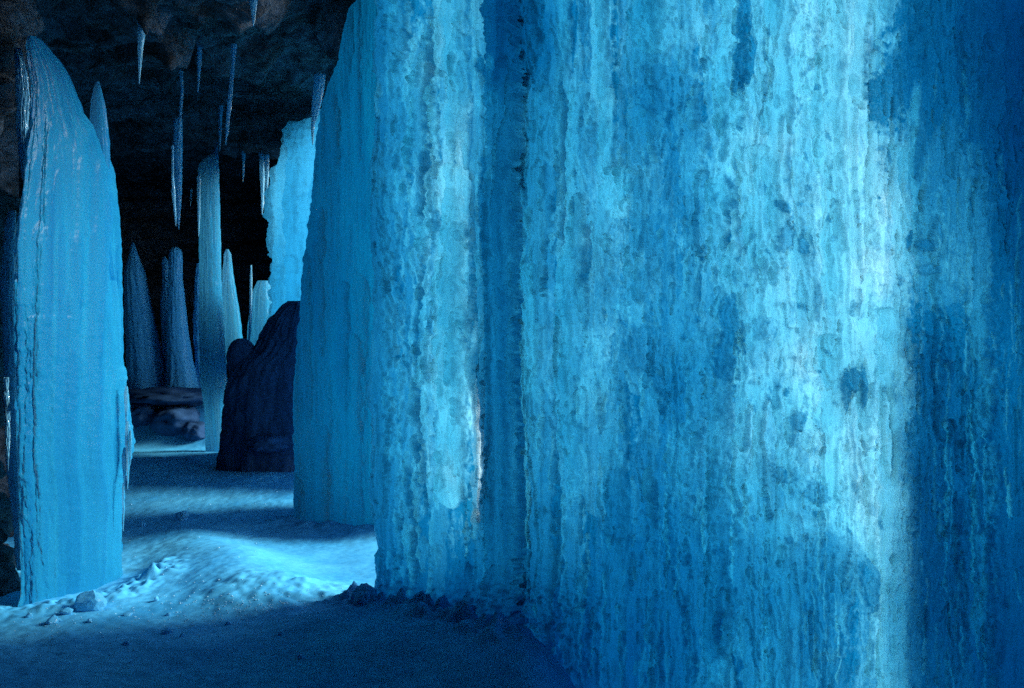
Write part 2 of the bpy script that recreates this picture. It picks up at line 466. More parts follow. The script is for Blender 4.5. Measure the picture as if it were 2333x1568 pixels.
F = 1.7 * (B - 0.66)  # glow brightness painted into the white-ice mask
q1 = fbm(U / 70 + 1.2 * fbm(U / 90, V / 110, 1, 3), V / 120 + 1.2 * fbm(U / 90 + 7, V / 110, 4, 3), 2.2, 5)
q2 = fbm(U / 34 + 0.8 * fbm(U / 40, V / 60, 51, 3), V / 74 + 0.8 * fbm(U / 40 + 5, V / 60, 54, 3), 52.2, 4)
F += 0.42 * q1 + 0.30 * q2
crust = sstep(1270, 1330, U) * sstep(2330, 2250, U)
sp = fbm(U / 16, V / 22, 6.0, 4)
F -= 0.45 * crust * sstep(0.18, 0.42, sp) * sstep(0.0, 0.25, fbm(U / 130, V / 170, 21.0, 3) + 0.12)
def terrace(x, seed, rim=0.12):
    """overlapping layers of ice: level steps with ragged edges"""
    lv = np.floor(x); fr = x - lv
    rs = np.random.RandomState(seed).uniform(-1, 1, 64)
    k = (lv.astype(int)) & 63
    return rs[k], fr, np.exp(-fr / rim), np.exp(-(1 - fr) / (rim * 0.6))


rag = 0.10 * fbm(U / 9, V / 16, 40.0, 4)
t1, f1, lo1, hi1 = terrace(4.5 * fbm(U / 75, V / 620, 41.0, 3) + rag + 0.25 * fbm(U / 30, V / 60, 47.0, 3), 1, 0.10)
t2, f2, lo2, hi2 = terrace(5.0 * fbm(U / 34, V / 240, 43.0, 3) + 1.5 * rag + 0.3 * fbm(U / 18, V / 34, 48.0, 3), 2, 0.14)
mid = 0.45 + 0.55 * sstep(-0.2, 0.3, fbm(U / 160, V / 260, 44.0, 2))
F += 0.22 * t1 + 0.20 * t2 * mid + 0.16 * lo1 - 0.26 * hi1 + mid * (0.14 * lo2 - 0.22 * hi2)  # edge highlights and crease darks of the layers painted in
F += 0.30 * fbm(U / 9, V / 15, 45.0, 4)
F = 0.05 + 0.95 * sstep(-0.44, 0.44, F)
H = 5.0 * t1 + 3.0 * t2 * mid + 3 * f1 + 1.5 * f2
H += 7 * fbm(U / 120, V / 420, 5.0, 4) + 4.5 * fbm(U / 30, V / 300, 9.0, 4) + 3.0 * fbm(U / 16, V / 40, 13.0, 4) * (0.4 + crust)
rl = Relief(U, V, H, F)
g = random.Random(3)
# broad ribs and curtains of drip ice
for i in range(130):
    u0 = g.uniform(850, 2330); v0 = g.uniform(-700, 1200); w = g.uniform(7, 34); ln_ = g.uniform(250, 1100)
    b = float(np.interp(u0, BU, BB[5]))
    rl.lobe(u0, v0, v0 + ln_, w, w * g.uniform(0.15, 0.4), frost=min(1, max(0.1, 0.3 + 0.55 * b + g.uniform(-0.3, 0.3))), mix=g.uniform(0.25, 0.75),
            rim=g.choice([0, 0, 0.25, -0.2]), seed=i * 1.7, taper=(g.uniform(3, 9), g.uniform(2, 9)), lean=g.uniform(-0.012, 0.012), wob=g.uniform(0.1, 0.4))
# broad fused sheets with crisp wavy edges
for (u0, v0, v1, w, fz, mx_) in [(1775, -400, 1800, 88, 0.88, 0.45), (1935, -400, 1250, 74, 1.0, 0.55), (1352, 190, 1180, 62, 0.78, 0.4), (1240, 150, 1500, 36, 0.5, 0.45), (1560, 100, 1800, 95, 0.30, 0.4),
                                 (1462, -200, 700, 36, 0.35, 0.45), (1640, -300, 620, 30, 0.72, 0.45), (1655, 640, 1500, 24, 0.3, 0.5), (880, -400, 1500, 34, 0.40, 0.45), (2160, 240, 720, 70, 0.62, 0.35), (2040, 620, 1700, 40, 0.9, 0.5),
                                 (1480, 1000, 1800, 120, 0.2, 0.45), (1840, 1190, 1800, 110, 0.3, 0.45), (2240, 640, 1000, 36, 0.7, 0.5)]:
    rl.lobe(u0, v0, v1, w, 9, frost=fz, mix=mx_, seed=u0 * 0.077, taper=(4, 4), wob=0.3, sharp=0.12)
# small knobs and drips
for i in range(420):
    u0 = g.choice([g.uniform(900, 1010), g.uniform(1280, 2080), g.uniform(1280, 2280), g.uniform(860, 1300)])
    v0 = g.uniform(-30, 1560); w = g.uniform(2.5, 9); ln_ = w * g.uniform(4, 16)
    rl.lobe(u0, v0, v0 + ln_, w, w * g.uniform(0.4, 0.9), frost=g.choice([0.15, 0.3, 0.9, 1.0, 0.95]), mix=g.uniform(0.1, 0.6),
            seed=i * 0.37 + 100, taper=(g.uniform(1.5, 4), g.uniform(1, 3)), wob=0.6)
# the crusted pillar: knobs, a wandering crack
for i in range(90):
    u0 = 955 + g.gauss(0, 34); v0 = g.uniform(-40, 1330); w = g.uniform(3, 9)
    rl.lobe(u0, v0, v0 + w * g.uniform(4, 14), w, w * 0.55, frost=g.uniform(0.45, 1.0), mix=0.4, seed=i + 300.5, taper=(3, 2), wob=0.7)


def crack(pts, w, h, frost=0.02, mix=0.9, seed=0.0, jit=6):
    p = np.array(pts, float)
    v0, v1 = p[0, 1], p[-1, 1]
    r = np.where((vv > v0) & (vv < v1))[0]
    sl = (slice(r[0], r[-1] + 1), slice(None))
    uc = np.interp(V[sl], p[:, 1], p[:, 0]) + jit * fbm(V[sl] / 22, seed, 4.4, 4)
    ww = w * (0.7 + 0.6 * fbm(V[sl] / 30, seed + 3, 2.2, 3)) + 0.6
    end = np.clip(np.minimum(V[sl] - v0, v1 - V[sl]) / 30, 0, 1)
    m = np.exp(-((U[sl] - uc) / ww) ** 2) * end
    rl.H[sl] -= h * m
    rl.F[sl] = rl.F[sl] * (1 - mix * m) + frost * mix * m


crack([(990, 10), (983, 120), (975, 260), (978, 350), (965, 440), (972, 520)], 6, 16, seed=1.0, jit=10)
crack([(966, 560), (962, 760), (960, 900), (965, 1050), (975, 1180)], 5, 14, seed=2.0, jit=10)
crack([(940, 1050), (945, 1180), (955, 1300), (950, 1420)], 4, 12, seed=2.6, jit=8)
crack([(1298, 200), (1294, 380), (1292, 520), (1284, 650)], 4.5, 18, seed=3.0, jit=2)
crack([(1272, 650), (1273, 900), (1276, 1150), (1274, 1420)], 3, 10, frost=0.15, seed=4.0, jit=2)
crack([(1085, 380), (1083, 560), (1088, 700), (1090, 880)], 5, 12, frost=0.05, seed=5.0, jit=3)
crack([(1105, 120), (1108, 320), (1114, 560), (1118, 800), (1128, 1180)], 3, 8, frost=0.2, seed=6.0, jit=3)
crack([(1190, 420), (1196, 640), (1197, 900), (1200, 1250)], 3, 8, frost=0.15, seed=6.5, jit=1)
crack([(1422, 190), (1430, 330), (1436, 420)], 6, 10, frost=0.05, seed=7.0, jit=8)
crack([(1345, 500), (1349, 560), (1344, 660)], 8, 12, frost=0.08, seed=7.5, jit=8)
crack([(1960, 1000), (1972, 1100), (1978, 1250)], 3, 8, frost=0.15, seed=8.0, jit=1)
crack([(1945, 960), (1952, 1050), (1950, 1180)], 3, 6, frost=0.2, seed=8.3, jit=1)
crack([(1688, 330), (1686, 420), (1700, 620)], 3, 8, frost=0.15, seed=9.0, jit=6)
crack([(1275, 1380), (1270, 1470), (1268, 1600)], 7, 14, frost=0.0, seed=9.5, jit=3)
crack([(1800, 330), (1807, 420), (1815, 500)], 4, 6, frost=0.2, seed=9.7, jit=5)
# smooth bands of white ice, their bright glow painted in
for (u0, v0, v1, w, fz) in [(1035, -200, 380, 16, 0.8), (1030, 372, 1160, 27, 1.0), (1062, 300, 900, 12, 0.95), (1315, 210, 640, 12, 0.8), (1372, -100, 240, 22, 0.85),
                            (1420, 380, 500, 34, 0.95), (1392, 200, 430, 14, 0.9), (1222, 600, 900, 16, 0.95), (1205, 560, 1250, 7, 0.9),
                            (2030, 700, 1650, 26, 1.0), (1985, 1080, 1300, 14, 1.0), (1905, -80, 700, 30, 1.0), (2052, 330, 640, 24, 0.9), (2095, 180, 640, 9, 0.85),
                            (1660, -60, 330, 8, 0.9), (1740, 330, 620, 30, 0.9), (1500, -60, 130, 40, 0.75), (1900, 760, 1160, 30, 1.0), (2065, 1100, 1650, 14, 0.95)]:
    rl.lobe(u0, v0, v1, w, w * 0.35, frost=fz, mix=0.85, seed=u0 * 0.13, taper=(0.5, 2.0), wob=0.22, sharp=0.3)
# clear hollows on the right, dark depth painted in, with ragged edges
for (u0, v0, v1, w, fz, mx_) in [(2168, 690, 1900, 78, 0.08, 0.8), (2225, -400, 330, 120, 0.05, 0.7), (2310, -400, 1900, 50, 0.02, 0.8), (2130, -200, 150, 60, 0.06, 0.6)]:
    rl.lobe(u0, v0, v1, w, -8, frost=fz, mix=mx_, seed=u0 * 0.041 + v1, taper=(3, 2), wob=0.34, sharp=0.22)
# fine seams and bright ridge lines running down the ice
for i in range(230):
    u0 = g.uniform(860, 2300); v0 = g.uniform(-20, 1450); L_ = g.uniform(18, 150)
    w = g.uniform(0.9, 2.3); dk = i % 5 < 3
    rl.lobe(u0, v0, v0 + L_, w, -7 if dk else 4, frost=0.0 if dk else 1.0, mix=g.uniform(0.55, 1.0), seed=i * 1.13 + 500, taper=(3, 6), wob=1.3, sharp=0.7, lean=g.uniform(-0.06, 0.06))
# smooth clear pillar
rl.lobe(1158, -300, 1700, 40, 22, frost=0.42, mix=0.75, seed=77.0, wob=0.06, sharp=0.3)
for k in range(9):
    rl.lobe(g.uniform(1125, 1190), g.uniform(-300, 700), g.uniform(900, 1700), g.uniform(3, 9), 3, frost=g.uniform(0.3, 0.6), mix=0.5, seed=60.0 + k, wob=0.12, taper=(8, 8))
rl.lobe(1140, 350, 1700, 9, 4, frost=0.32, mix=0.6, seed=78.0, wob=0.15)
rl.lobe(1178, 650, 1700, 7, 4, frost=0.28, mix=0.6, seed=79.0, wob=0.15)
rl.blot(1160, 60, 46, 150, 0.02, 0.8, 0.7, seed=1.1)
rl.blot(1215, 90, 60, 110, 0.05, 0.8, 0.8, seed=1.3)
for (u0, v0) in [(1148, 150), (1152, 228), (1158, 355), (1145, 400)]:
    rl.blot(u0, v0, 11, 16, 0.8, 0.6, 0.9, seed=u0, rag=0.6)
# windows of clear ice, their dark depth painted into the colour
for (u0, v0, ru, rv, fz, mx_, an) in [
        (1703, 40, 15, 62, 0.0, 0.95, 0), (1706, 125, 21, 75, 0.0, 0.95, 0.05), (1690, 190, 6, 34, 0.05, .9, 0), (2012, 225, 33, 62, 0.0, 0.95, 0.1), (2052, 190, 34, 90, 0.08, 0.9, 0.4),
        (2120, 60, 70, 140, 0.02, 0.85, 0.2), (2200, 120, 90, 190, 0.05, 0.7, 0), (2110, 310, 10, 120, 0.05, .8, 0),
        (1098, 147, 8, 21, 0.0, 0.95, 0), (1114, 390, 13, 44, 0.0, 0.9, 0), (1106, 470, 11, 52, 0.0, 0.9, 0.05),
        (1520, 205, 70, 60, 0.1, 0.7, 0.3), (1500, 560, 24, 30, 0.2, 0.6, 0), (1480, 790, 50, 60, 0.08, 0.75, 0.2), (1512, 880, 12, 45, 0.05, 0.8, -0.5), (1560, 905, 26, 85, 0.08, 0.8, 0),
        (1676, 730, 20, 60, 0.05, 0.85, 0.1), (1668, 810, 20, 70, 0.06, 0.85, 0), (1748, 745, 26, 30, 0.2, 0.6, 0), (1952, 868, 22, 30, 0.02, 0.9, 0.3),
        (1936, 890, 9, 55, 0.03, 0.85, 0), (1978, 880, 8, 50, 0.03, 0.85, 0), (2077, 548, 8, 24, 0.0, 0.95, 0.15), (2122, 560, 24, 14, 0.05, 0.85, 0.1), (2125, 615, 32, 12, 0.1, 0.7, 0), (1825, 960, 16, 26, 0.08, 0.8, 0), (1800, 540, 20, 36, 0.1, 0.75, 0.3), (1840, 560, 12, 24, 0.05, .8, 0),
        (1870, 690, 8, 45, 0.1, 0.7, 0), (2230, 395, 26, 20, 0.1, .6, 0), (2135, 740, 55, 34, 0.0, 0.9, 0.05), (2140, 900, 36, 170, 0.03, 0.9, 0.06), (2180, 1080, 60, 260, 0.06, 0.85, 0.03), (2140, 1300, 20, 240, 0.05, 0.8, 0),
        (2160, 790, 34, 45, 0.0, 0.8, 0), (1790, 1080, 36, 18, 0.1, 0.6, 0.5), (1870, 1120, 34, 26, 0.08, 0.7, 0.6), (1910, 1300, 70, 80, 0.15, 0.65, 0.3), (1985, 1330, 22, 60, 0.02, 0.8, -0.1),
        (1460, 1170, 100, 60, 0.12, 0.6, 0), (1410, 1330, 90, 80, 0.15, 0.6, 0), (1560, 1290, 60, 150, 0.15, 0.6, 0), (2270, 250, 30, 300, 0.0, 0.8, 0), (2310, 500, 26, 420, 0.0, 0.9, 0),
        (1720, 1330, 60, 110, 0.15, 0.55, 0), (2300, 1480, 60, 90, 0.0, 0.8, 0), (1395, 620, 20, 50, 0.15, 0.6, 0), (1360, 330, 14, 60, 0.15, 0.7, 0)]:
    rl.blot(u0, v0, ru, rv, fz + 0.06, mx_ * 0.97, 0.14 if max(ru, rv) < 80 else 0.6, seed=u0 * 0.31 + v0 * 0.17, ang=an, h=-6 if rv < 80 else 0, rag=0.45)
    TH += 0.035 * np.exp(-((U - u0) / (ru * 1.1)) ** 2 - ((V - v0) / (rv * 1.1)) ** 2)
for i in range(190):     # random clear flecks in the white crust
    u0 = g.gauss(1830, 170); v0 = g.uniform(0, 1300)
    rl.blot(u0, v0, g.uniform(2.5, 8), g.uniform(4, 18), g.uniform(0.05, 0.3), g.uniform(0.35, 0.85), 0.6, rag=0.9, seed=i * 1.9, ang=g.uniform(-0.6, 0.6), h=-2)
# thin bright runs in the clear lower ice
for i in range(95):
    u0 = g.choice([g.uniform(1290, 1980), g.uniform(2080, 2330)]); v0 = g.uniform(900, 1500) if u0 < 2000 else g.uniform(100, 1500)
    w = g.uniform(1.6, 5)
    rl.lobe(u0, v0, v0 + g.uniform(40, 300), w, w * 1.0, frost=g.uniform(0.7, 1), mix=g.uniform(0.3, 0.8), seed=i * 2.3 + 900, taper=(2, 6), wob=0.9, sharp=0.8, lean=g.uniform(-0.03, 0.03))
for (u0, v0, v1) in [(2160, 960, 1260), (2226, 930, 1330), (1682, 1100, 1330), (1622, 1130, 1260), (1760, 1380, 1570), (1915, 1400, 1560), (2300, 1100, 1180)]:
    rl.lobe(u0, v0, v1, 4, 4, frost=1.0, mix=0.9, seed=u0, taper=(2, 8), wob=0.8, sharp=0.6)
rl.lobe(1131, 1375, 1478, 5, 6, frost=1.0, mix=1.0, seed=31.0, taper=(3, 8), wob=0.15, sharp=0.5)  # sliver's brightness painted in as white ice
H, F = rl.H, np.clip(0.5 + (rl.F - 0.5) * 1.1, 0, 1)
foot = sstep(1300, 1450, V + 0.10 * (U - 845)) * sstep(1420, 1250, U)
H = H + foot * (14 + 18 * np.abs(fbm(U / 42, V / 50, 71.0, 4)) + 10 * fbm(U / 15, V / 18, 72.0, 3))
F *= 1 - 0.35 * sstep(1380, 1560, V) * sstep(1500, 1250, U)  # painted darkening: the base fades dark towards the floor

bp = pt(U, V, Dp)
ug = np.arange(845, 2441, 1.0)
bx, by = (ug - CX) / FPX * depth(ug), depth(ug)
tx, ty = np.gradient(bx), np.gradient(by); ln = np.hypot(tx, ty)
cnx, cny = np.interp(uu, ug, ty / ln), np.interp(uu, ug, -tx / ln)   # faces the cave
k3 = np.ones(41) / 41
cnx = np.convolve(np.pad(cnx, 20, mode='edge'), k3, mode='valid'); cny = np.convolve(np.pad(cny, 20, mode='edge'), k3, mode='valid')
cn = np.stack([cnx, cny], -1)
if cn[400] @ np.array([-bp[300, 400, 0], -bp[300, 400, 1]]) < 0: cn = -cn
hm = 1.22 * H * Dp / FPX
xr = np.clip((U0 - 845) / 34, 0, 1); rr = 1 - np.sqrt(np.clip(1 - (1 - xr) ** 2, 0, 1))
TT = TH * (1 + 0.32 * fbm(U / 26, V / 60, 33.0, 4)) + 0.022 * fbm(U / 60, V / 110, 31.0, 3)
TT = np.maximum(TT, 0.01)
sl_c = np.interp(V, [820, 900, 1000, 1100, 1192], [1091, 1094, 1099, 1100, 1096])
sl_w = np.interp(V, [820, 880, 1000, 1110, 1160, 1192], [0.5, 2.5, 5, 5.5, 4, 0.5])
slit = sstep(1.25, 0.8, np.abs(U - sl_c) / sl_w) * (V > 822) * (V < 1192)
wide = np.exp(-((U - sl_c) / (sl_w * 3.6)) ** 2) * (V > 822) * (V < 1192)
TT = TT * (1 - 0.93 * wide) + 0.012 * wide
F = F * (1 - slit) + slit
front = bp.copy(); backp = bp.copy()
fo = hm - rr * TT * 0.5; bo = (-(TT + 0.018) + rr * TT * 0.5) * (1 - wide) + wide * (hm - 0.012)
for a in (0, 1):
    front[..., a] += cn[None, :, a] * fo
    backp[..., a] += cn[None, :, a] * bo


def extend(grid, F=None):
    """carry the sheet up to the roof, down into the floor and on past the frame"""
    t = grid[:1].copy(); ups = []
    for k in range(14, 0, -1):
        q = t.copy(); q[..., 2] = t[..., 2] + (4.7 - t[..., 2]) * k / 14; ups.append(q)
    b = grid[-1:].copy(); dn = []
    for k in range(1, 9):
        q = b.copy(); q[..., 2] = b[..., 2] + (np.minimum(-0.3, b[..., 2]) - 0.02 - b[..., 2]) * k / 8; dn.append(q)
    g2 = np.concatenate(ups + [grid] + dn, 0)
    side = []
    l = g2[:, -1:]
    off = np.array([(0, 0), (0.12, -0.25), (0.35, -0.7), (0.75, -1.3), (1.5, -1.7), (2.4, -1.9)])
    for k in np.linspace(0.04, 5, 90):
        dx, dy = (float(np.interp(k, np.arange(6), off[:, a])) for a in (0, 1))
        q = l.copy(); zz = q[..., 2]
        r_ = min(1, k) * (0.05 * fbm(k * 4.0 + 0 * zz, zz * 0.5, 61.0, 4) + 0.02 * fbm(k * 13.0 + 0 * zz, zz * 1.6, 62.0, 3))
        q[..., 0] += dx - r_ * 0.8; q[..., 1] += dy - r_ * 0.6; side.append(q)
    return np.concatenate([g2] + side, 1)


def extendF(F):
    g2 = np.concatenate([np.repeat(F[:1], 14, 0), F, np.repeat(F[-1:], 8, 0)], 0)
    kz, zz = np.meshgrid(np.linspace(0.04, 5, 90), np.linspace(4.7, 0, len(g2)))
    sd_ = np.clip(0.35 + 0.5 * fbm(kz * 3.5, zz * 0.8, 63.0, 5) + 0.25 * fbm(kz * 16, zz * 4, 64.0, 3), 0, 1)
    w_ = np.clip(kz * 3, 0, 1)
    return np.concatenate([g2, g2[:, -1:] * (1 - w_) + sd_ * w_], 1)


curtain = bpy.data.objects.new('ice_curtain', None); COL.objects.link(curtain)
curtain.location = (0, 4.9, 0)
bpy.context.view_layer.update()
tag(curtain, 'huge pale blue backlit sheet of frozen waterfall filling the right of the picture', 'ice curtain')


def under(o, root):
    o.parent = root
    o.matrix_parent_inverse = root.matrix_world.inverted()
    return o


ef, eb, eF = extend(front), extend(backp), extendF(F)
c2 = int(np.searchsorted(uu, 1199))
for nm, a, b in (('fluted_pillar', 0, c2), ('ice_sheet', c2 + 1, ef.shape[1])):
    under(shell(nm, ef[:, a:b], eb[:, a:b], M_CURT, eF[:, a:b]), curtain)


# ------------------------------------------------------------------ columns, spikes and icicles
def column(name, outline, Y, mat, ratio=0.8, nth=96, dv=3.0, edge_n=3.0, flute=3.0, frost=0.6, fn=0.25, seed=0.0, lobes=(), blots=(), fine=1.5, dY=None, skew=None):
    """outline: (v, u_left, u_right) rows of the picture; a closed round solid at depth Y"""
    p = np.array(outline, float)
    v = np.arange(p[0, 0], p[-1, 0] + dv * 0.5, dv)
    if len(v) < 8: v = np.linspace(p[0, 0], p[-1, 0], 8)
    uL = np.interp(v, p[:, 0], p[:, 1]); uR = np.interp(v, p[:, 0], p[:, 2])
    uc, hw = (uL + uR) / 2, np.maximum((uR - uL) / 2, 0.3)
    th = np.linspace(0, 2 * np.pi, nth, endpoint=False)
    TH_, VV = np.meshgrid(th, v)
    ct, sn = np.cos(TH_), np.sin(TH_)
    Uc = uc[:, None] - hw[:, None] * ct
    rl = Relief(Uc, VV, flute * fbm(ct * 3 + seed, sn * 3, VV / 260, 4) + fine * fbm(ct * 9 + seed, sn * 9, VV / 60, 4) + edge_n * fbm(ct * 4 + seed, sn * 4, VV / 24, 4),
                frost + fn * (fbm(ct * 5 + seed, sn * 5, VV / 120, 4) + 0.9 * fbm(ct * 17 + seed, sn * 17, VV / 210, 4) + 0.5 * fbm(ct * 30, sn * 30 + seed, VV / 26, 3)))
    for kw in lobes: rl.lobe(**kw)
    for kw in blots: rl.blot(**kw)
    f = np.clip(1 + rl.H / np.maximum(hw[:, None], 4), 0.4, 2.2)
    u = uc[:, None] - hw[:, None] * ct * f
    yy = Y + (0 if dY is None else np.interp(v, *np.array(dY, float).T)[:, None])
    d = hw[:, None] * sn * f * ratio * Y / FPX
    if skew is not None: yy = yy + skew[2] * (u - skew[0]) / (skew[1] - skew[0])
    P = pt(u, VV, yy + 0 * u)
    P[..., 1] -= d
    nr, nc = P.shape[:2]
    q = grid_quads(nr, nc, wrap=True)
    verts = np.concatenate([P.reshape(-1, 3), P[0].mean(0)[None], P[-1].mean(0)[None]])
    n = nr * nc; i = np.arange(nc); j = (i + 1) % nc
    tris = np.concatenate([np.stack([np.full(nc, n), i, j], -1), np.stack([np.full(nc, n + 1), n - nc + j, n - nc + i], -1)])
    Fq = np.concatenate([np.clip(rl.F, 0, 1).ravel(), [0.5, 0.5]])
    return mk(name, verts, q, mat, Fq, tris=tris)


def rooted(o):
    """put the origin at the foot of the thing"""
    from mathutils import Vector
    me = o.data; n = len(me.vertices)
    co = np.empty(n * 3, np.float32); me.vertices.foreach_get('co', co); co = co.reshape(-1, 3)
    b = np.array([co[:, 0].mean(), co[:, 1].mean(), co[:, 2].min()], np.float32)
    me.vertices.foreach_set('co', (co - b).ravel()); me.update()
    o.location = [float(t) for t in b]
    return o


# left column
LEFT = [(82, 68, 76), (92, 64, 92), (112, 64, 110), (140, 66, 135), (165, 70, 152), (195, 74, 166), (230, 74, 178), (262, 74, 190), (290, 74, 206), (330, 72, 226), (380, 66, 240),
        (430, 60, 247), (500, 50, 250), (560, 42, 258), (640, 38, 262), (700, 35, 265), (760, 37, 270), (860, 42, 276), (900, 43, 283), (950, 46, 290), (1010, 48, 293), (1060, 49, 287), (1100, 50, 271), (1130, 52, 265), (1200, 56, 263),
        (1250, 60, 265), (1300, 63, 268), (1345, 64, 275), (1380, 55, 290), (1450, 45, 310)]
lcol = bpy.data.objects.new('ice_column', None); COL.objects.link(lcol); lcol.location = (-2.65, 6.1, 0)
bpy.context.view_layer.update()
tag(lcol, 'massive bright blue ice column with a hooked pointed top at the left edge', 'ice column', 'free standing columns of ice')
lob = [dict(u0=u0, v0=v0, v1=v1, w=w, h=h * 0.9, frost=f_, mix=0.7, seed=sd, wob=0.06, taper=(a_, b_), sharp=0.12, rim=rm) for (u0, v0, v1, w, h, f_, sd, a_, b_, rm) in [
    (88, 880, 1700, 26, 7, 0.25, 1, 3, 0.2, 0), (74, 890, 1700, 9, 5, 0.9, 2, 6, 0.2, 0), (70, 640, 930, 16, 6, 0.3, 3, 0.6, 0.2, 0), (150, 720, 1600, 52, 6, 0.75, 4, 0.15, 0.2, 0), (90, 480, 700, 26, 5, 0.6, 5, 3, 0.2, 0), (180, 300, 1600, 40, 5, 0.7, 6, 4, 1, 0),
    (232, 320, 1500, 20, 5, 0.8, 7, 4, 1, 0), (262, 640, 1500, 12, 4, 0.85, 8, 4, 1, 0), (240, 1000, 1600, 22, 7, 0.7, 9, 3, 1, 0), (215, 250, 700, 18, 5, 0.5, 10, 4, 3, 0), (110, 180, 800, 14, 3, 0.6, 11, 4, 3, 0), (145, 260, 900, 10, 3, 0.75, 12, 4, 3, 0)]]
gc = random.Random(21)
for k in range(34):
    w_ = gc.uniform(4, 17); v0_ = gc.uniform(150, 900)
    lob.append(dict(u0=gc.uniform(85, 245), v0=v0_, v1=v0_ + gc.uniform(300, 1100), w=w_, h=w_ * 0.45, frost=gc.uniform(0.1, 1.0), mix=gc.uniform(0.25, 0.6), seed=40.0 + k, wob=0.12, taper=(gc.uniform(3, 12), gc.uniform(2, 12)), sharp=0.4))
for k in range(46):
    v0_ = gc.uniform(830, 1130); w_ = gc.uniform(3, 8)
    lob.append(dict(u0=float(np.interp(v0_, [830, 960, 1130], [280, 296, 276])) + gc.uniform(-10, 3), v0=v0_, v1=v0_ + gc.uniform(24, 70), w=w_, h=w_ * 0.35, frost=gc.uniform(0.5, 1), mix=0.5, seed=90.0 + k, wob=0.3, taper=(2, 2)))
under(column('shaft', LEFT, 6.1, M_COL, ratio=0.7, skew=(60, 270, 0.7), nth=260, dv=2.2, edge_n=2.2, flute=6, frost=0.55, fn=0.55, seed=3.0, lobes=lob, fine=1.2), lcol)
under(column('spike', [(185, 219, 224), (200, 214, 228), (230, 208, 236), (280, 204, 244), (330, 203, 249), (420, 203, 249), (560, 205, 246), (720, 210, 244)], 6.7, M_COL, nth=60, edge_n=1.2, flute=2, frost=0.4, seed=8.0), lcol)
for k, (u0, v0, v1, w) in enumerate([(291, 960, 1115, 6), (284, 1020, 1108, 5), (297, 980, 1060, 4), (288, 880, 980, 5), (281, 1100, 1210, 3)]):
    under(column('icicle', [(v0, u0 - w * 0.5, u0 + w * 0.5), (v0 + 20, u0 - w, u0 + w), ((v0 + v1) / 2, u0 - w * 0.8, u0 + w * 0.9), (v1, u0 - 0.6, u0 + 0.6)], 6.75, M_COL, nth=24, edge_n=2.0, flute=1, frost=0.8, seed=k * 2.0), lcol)

# mid column and the stalagmites of the back chamber
THINGS = [
    ('ice_column', 'slim striped blue ice column with a slanting broken top standing mid floor', 'ice column', 'free standing columns of ice',
     [(322, 494, 497), (345, 488, 496), (362, 470, 496), (374, 456, 497), (384, 453, 498), (500, 455, 500), (640, 455, 502), (760, 456, 510), (860, 457, 515), (940, 466, 516), (1040, 470, 520), (1056, 466, 524)], 12.5, M_COL, 0.62, dict(nth=110, edge_n=1.6, flute=3, dv=2)),
    ('stalagmite', 'wide dark blue stalagmite with a small spiked tip next to the left column', 'stalagmite', 'stalagmites on the rear ledge',
     [(552, 301, 304), (575, 296, 312), (600, 290, 322), (620, 286, 330), (700, 286, 346), (780, 288, 362), (850, 290, 378), (880, 288, 386), (930, 270, 400)], 14.2, M_STAL, 0.4, dict(nth=70, edge_n=1.5)),
    ('stalagmite', 'round topped dark blue stalagmite standing second in the rear row', 'stalagmite', 'stalagmites on the rear ledge',
     [(563, 396, 404), (570, 388, 412), (585, 386, 415), (640, 384, 416), (680, 383, 421), (760, 380, 430), (820, 382, 440), (862, 380, 450), (900, 372, 462)], 14.0, M_STAL, 0.45, dict(nth=70, edge_n=1.2)),
    ('stalagmite', 'thin knobby stalagmite leaning on the round topped one', 'stalagmite', 'stalagmites on the rear ledge',
     [(585, 372, 376), (600, 370, 382), (640, 372, 384), (700, 366, 386), (780, 370, 392), (860, 376, 396)], 14.3, M_STAL, 0.4, dict(nth=50, edge_n=2.5)),
    ('stalagmite', 'shadowed stalagmite mostly hidden behind the slim column', 'stalagmite', 'stalagmites on the rear ledge',
     [(600, 449, 455), (640, 444, 462), (740, 441, 470), (840, 446, 480), (910, 440, 490)], 14.1, M_STAL, 0.4, dict(nth=50)),
    ('stalagmite', 'brighter blue stalagmite showing right of the slim column', 'stalagmite', 'stalagmites on the rear ledge',
     [(568, 516, 520), (580, 512, 526), (620, 508, 530), (660, 506, 536), (720, 504, 546), (780, 500, 553), (830, 495, 560)], 12.7, M_COL, 0.75, dict(nth=70, edge_n=1.2)),
    ('stalagmite', 'flared ragged stalagmite fused to the foot of the far curtain', 'stalagmite', 'stalagmites on the rear ledge',
     [(640, 588, 612), (660, 578, 616), (700, 572, 622), (740, 566, 630), (790, 562, 640), (850, 556, 650)], 12.5, M_COL, 0.75, dict(nth=70, edge_n=2.0)),
    ('ice_spike', 'thin glinting upright spike of ice beside the flared stalagmite', 'ice spike', None,
     [(604, 571, 574), (640, 569, 575), (700, 568, 574), (770, 566, 573), (800, 564, 573)], 12.4, M_ICICLE, 0.9, dict(nth=24, edge_n=1.0, flute=0.5)),
]
for (nm, lb, ct_, gp, ol, Y_, mt, fz, kw) in THINGS:
    o = rooted(column(nm, ol, Y_, mt, frost=fz, seed=ol[0][0] * 0.1, **kw)); tag(o, lb, ct_, gp)

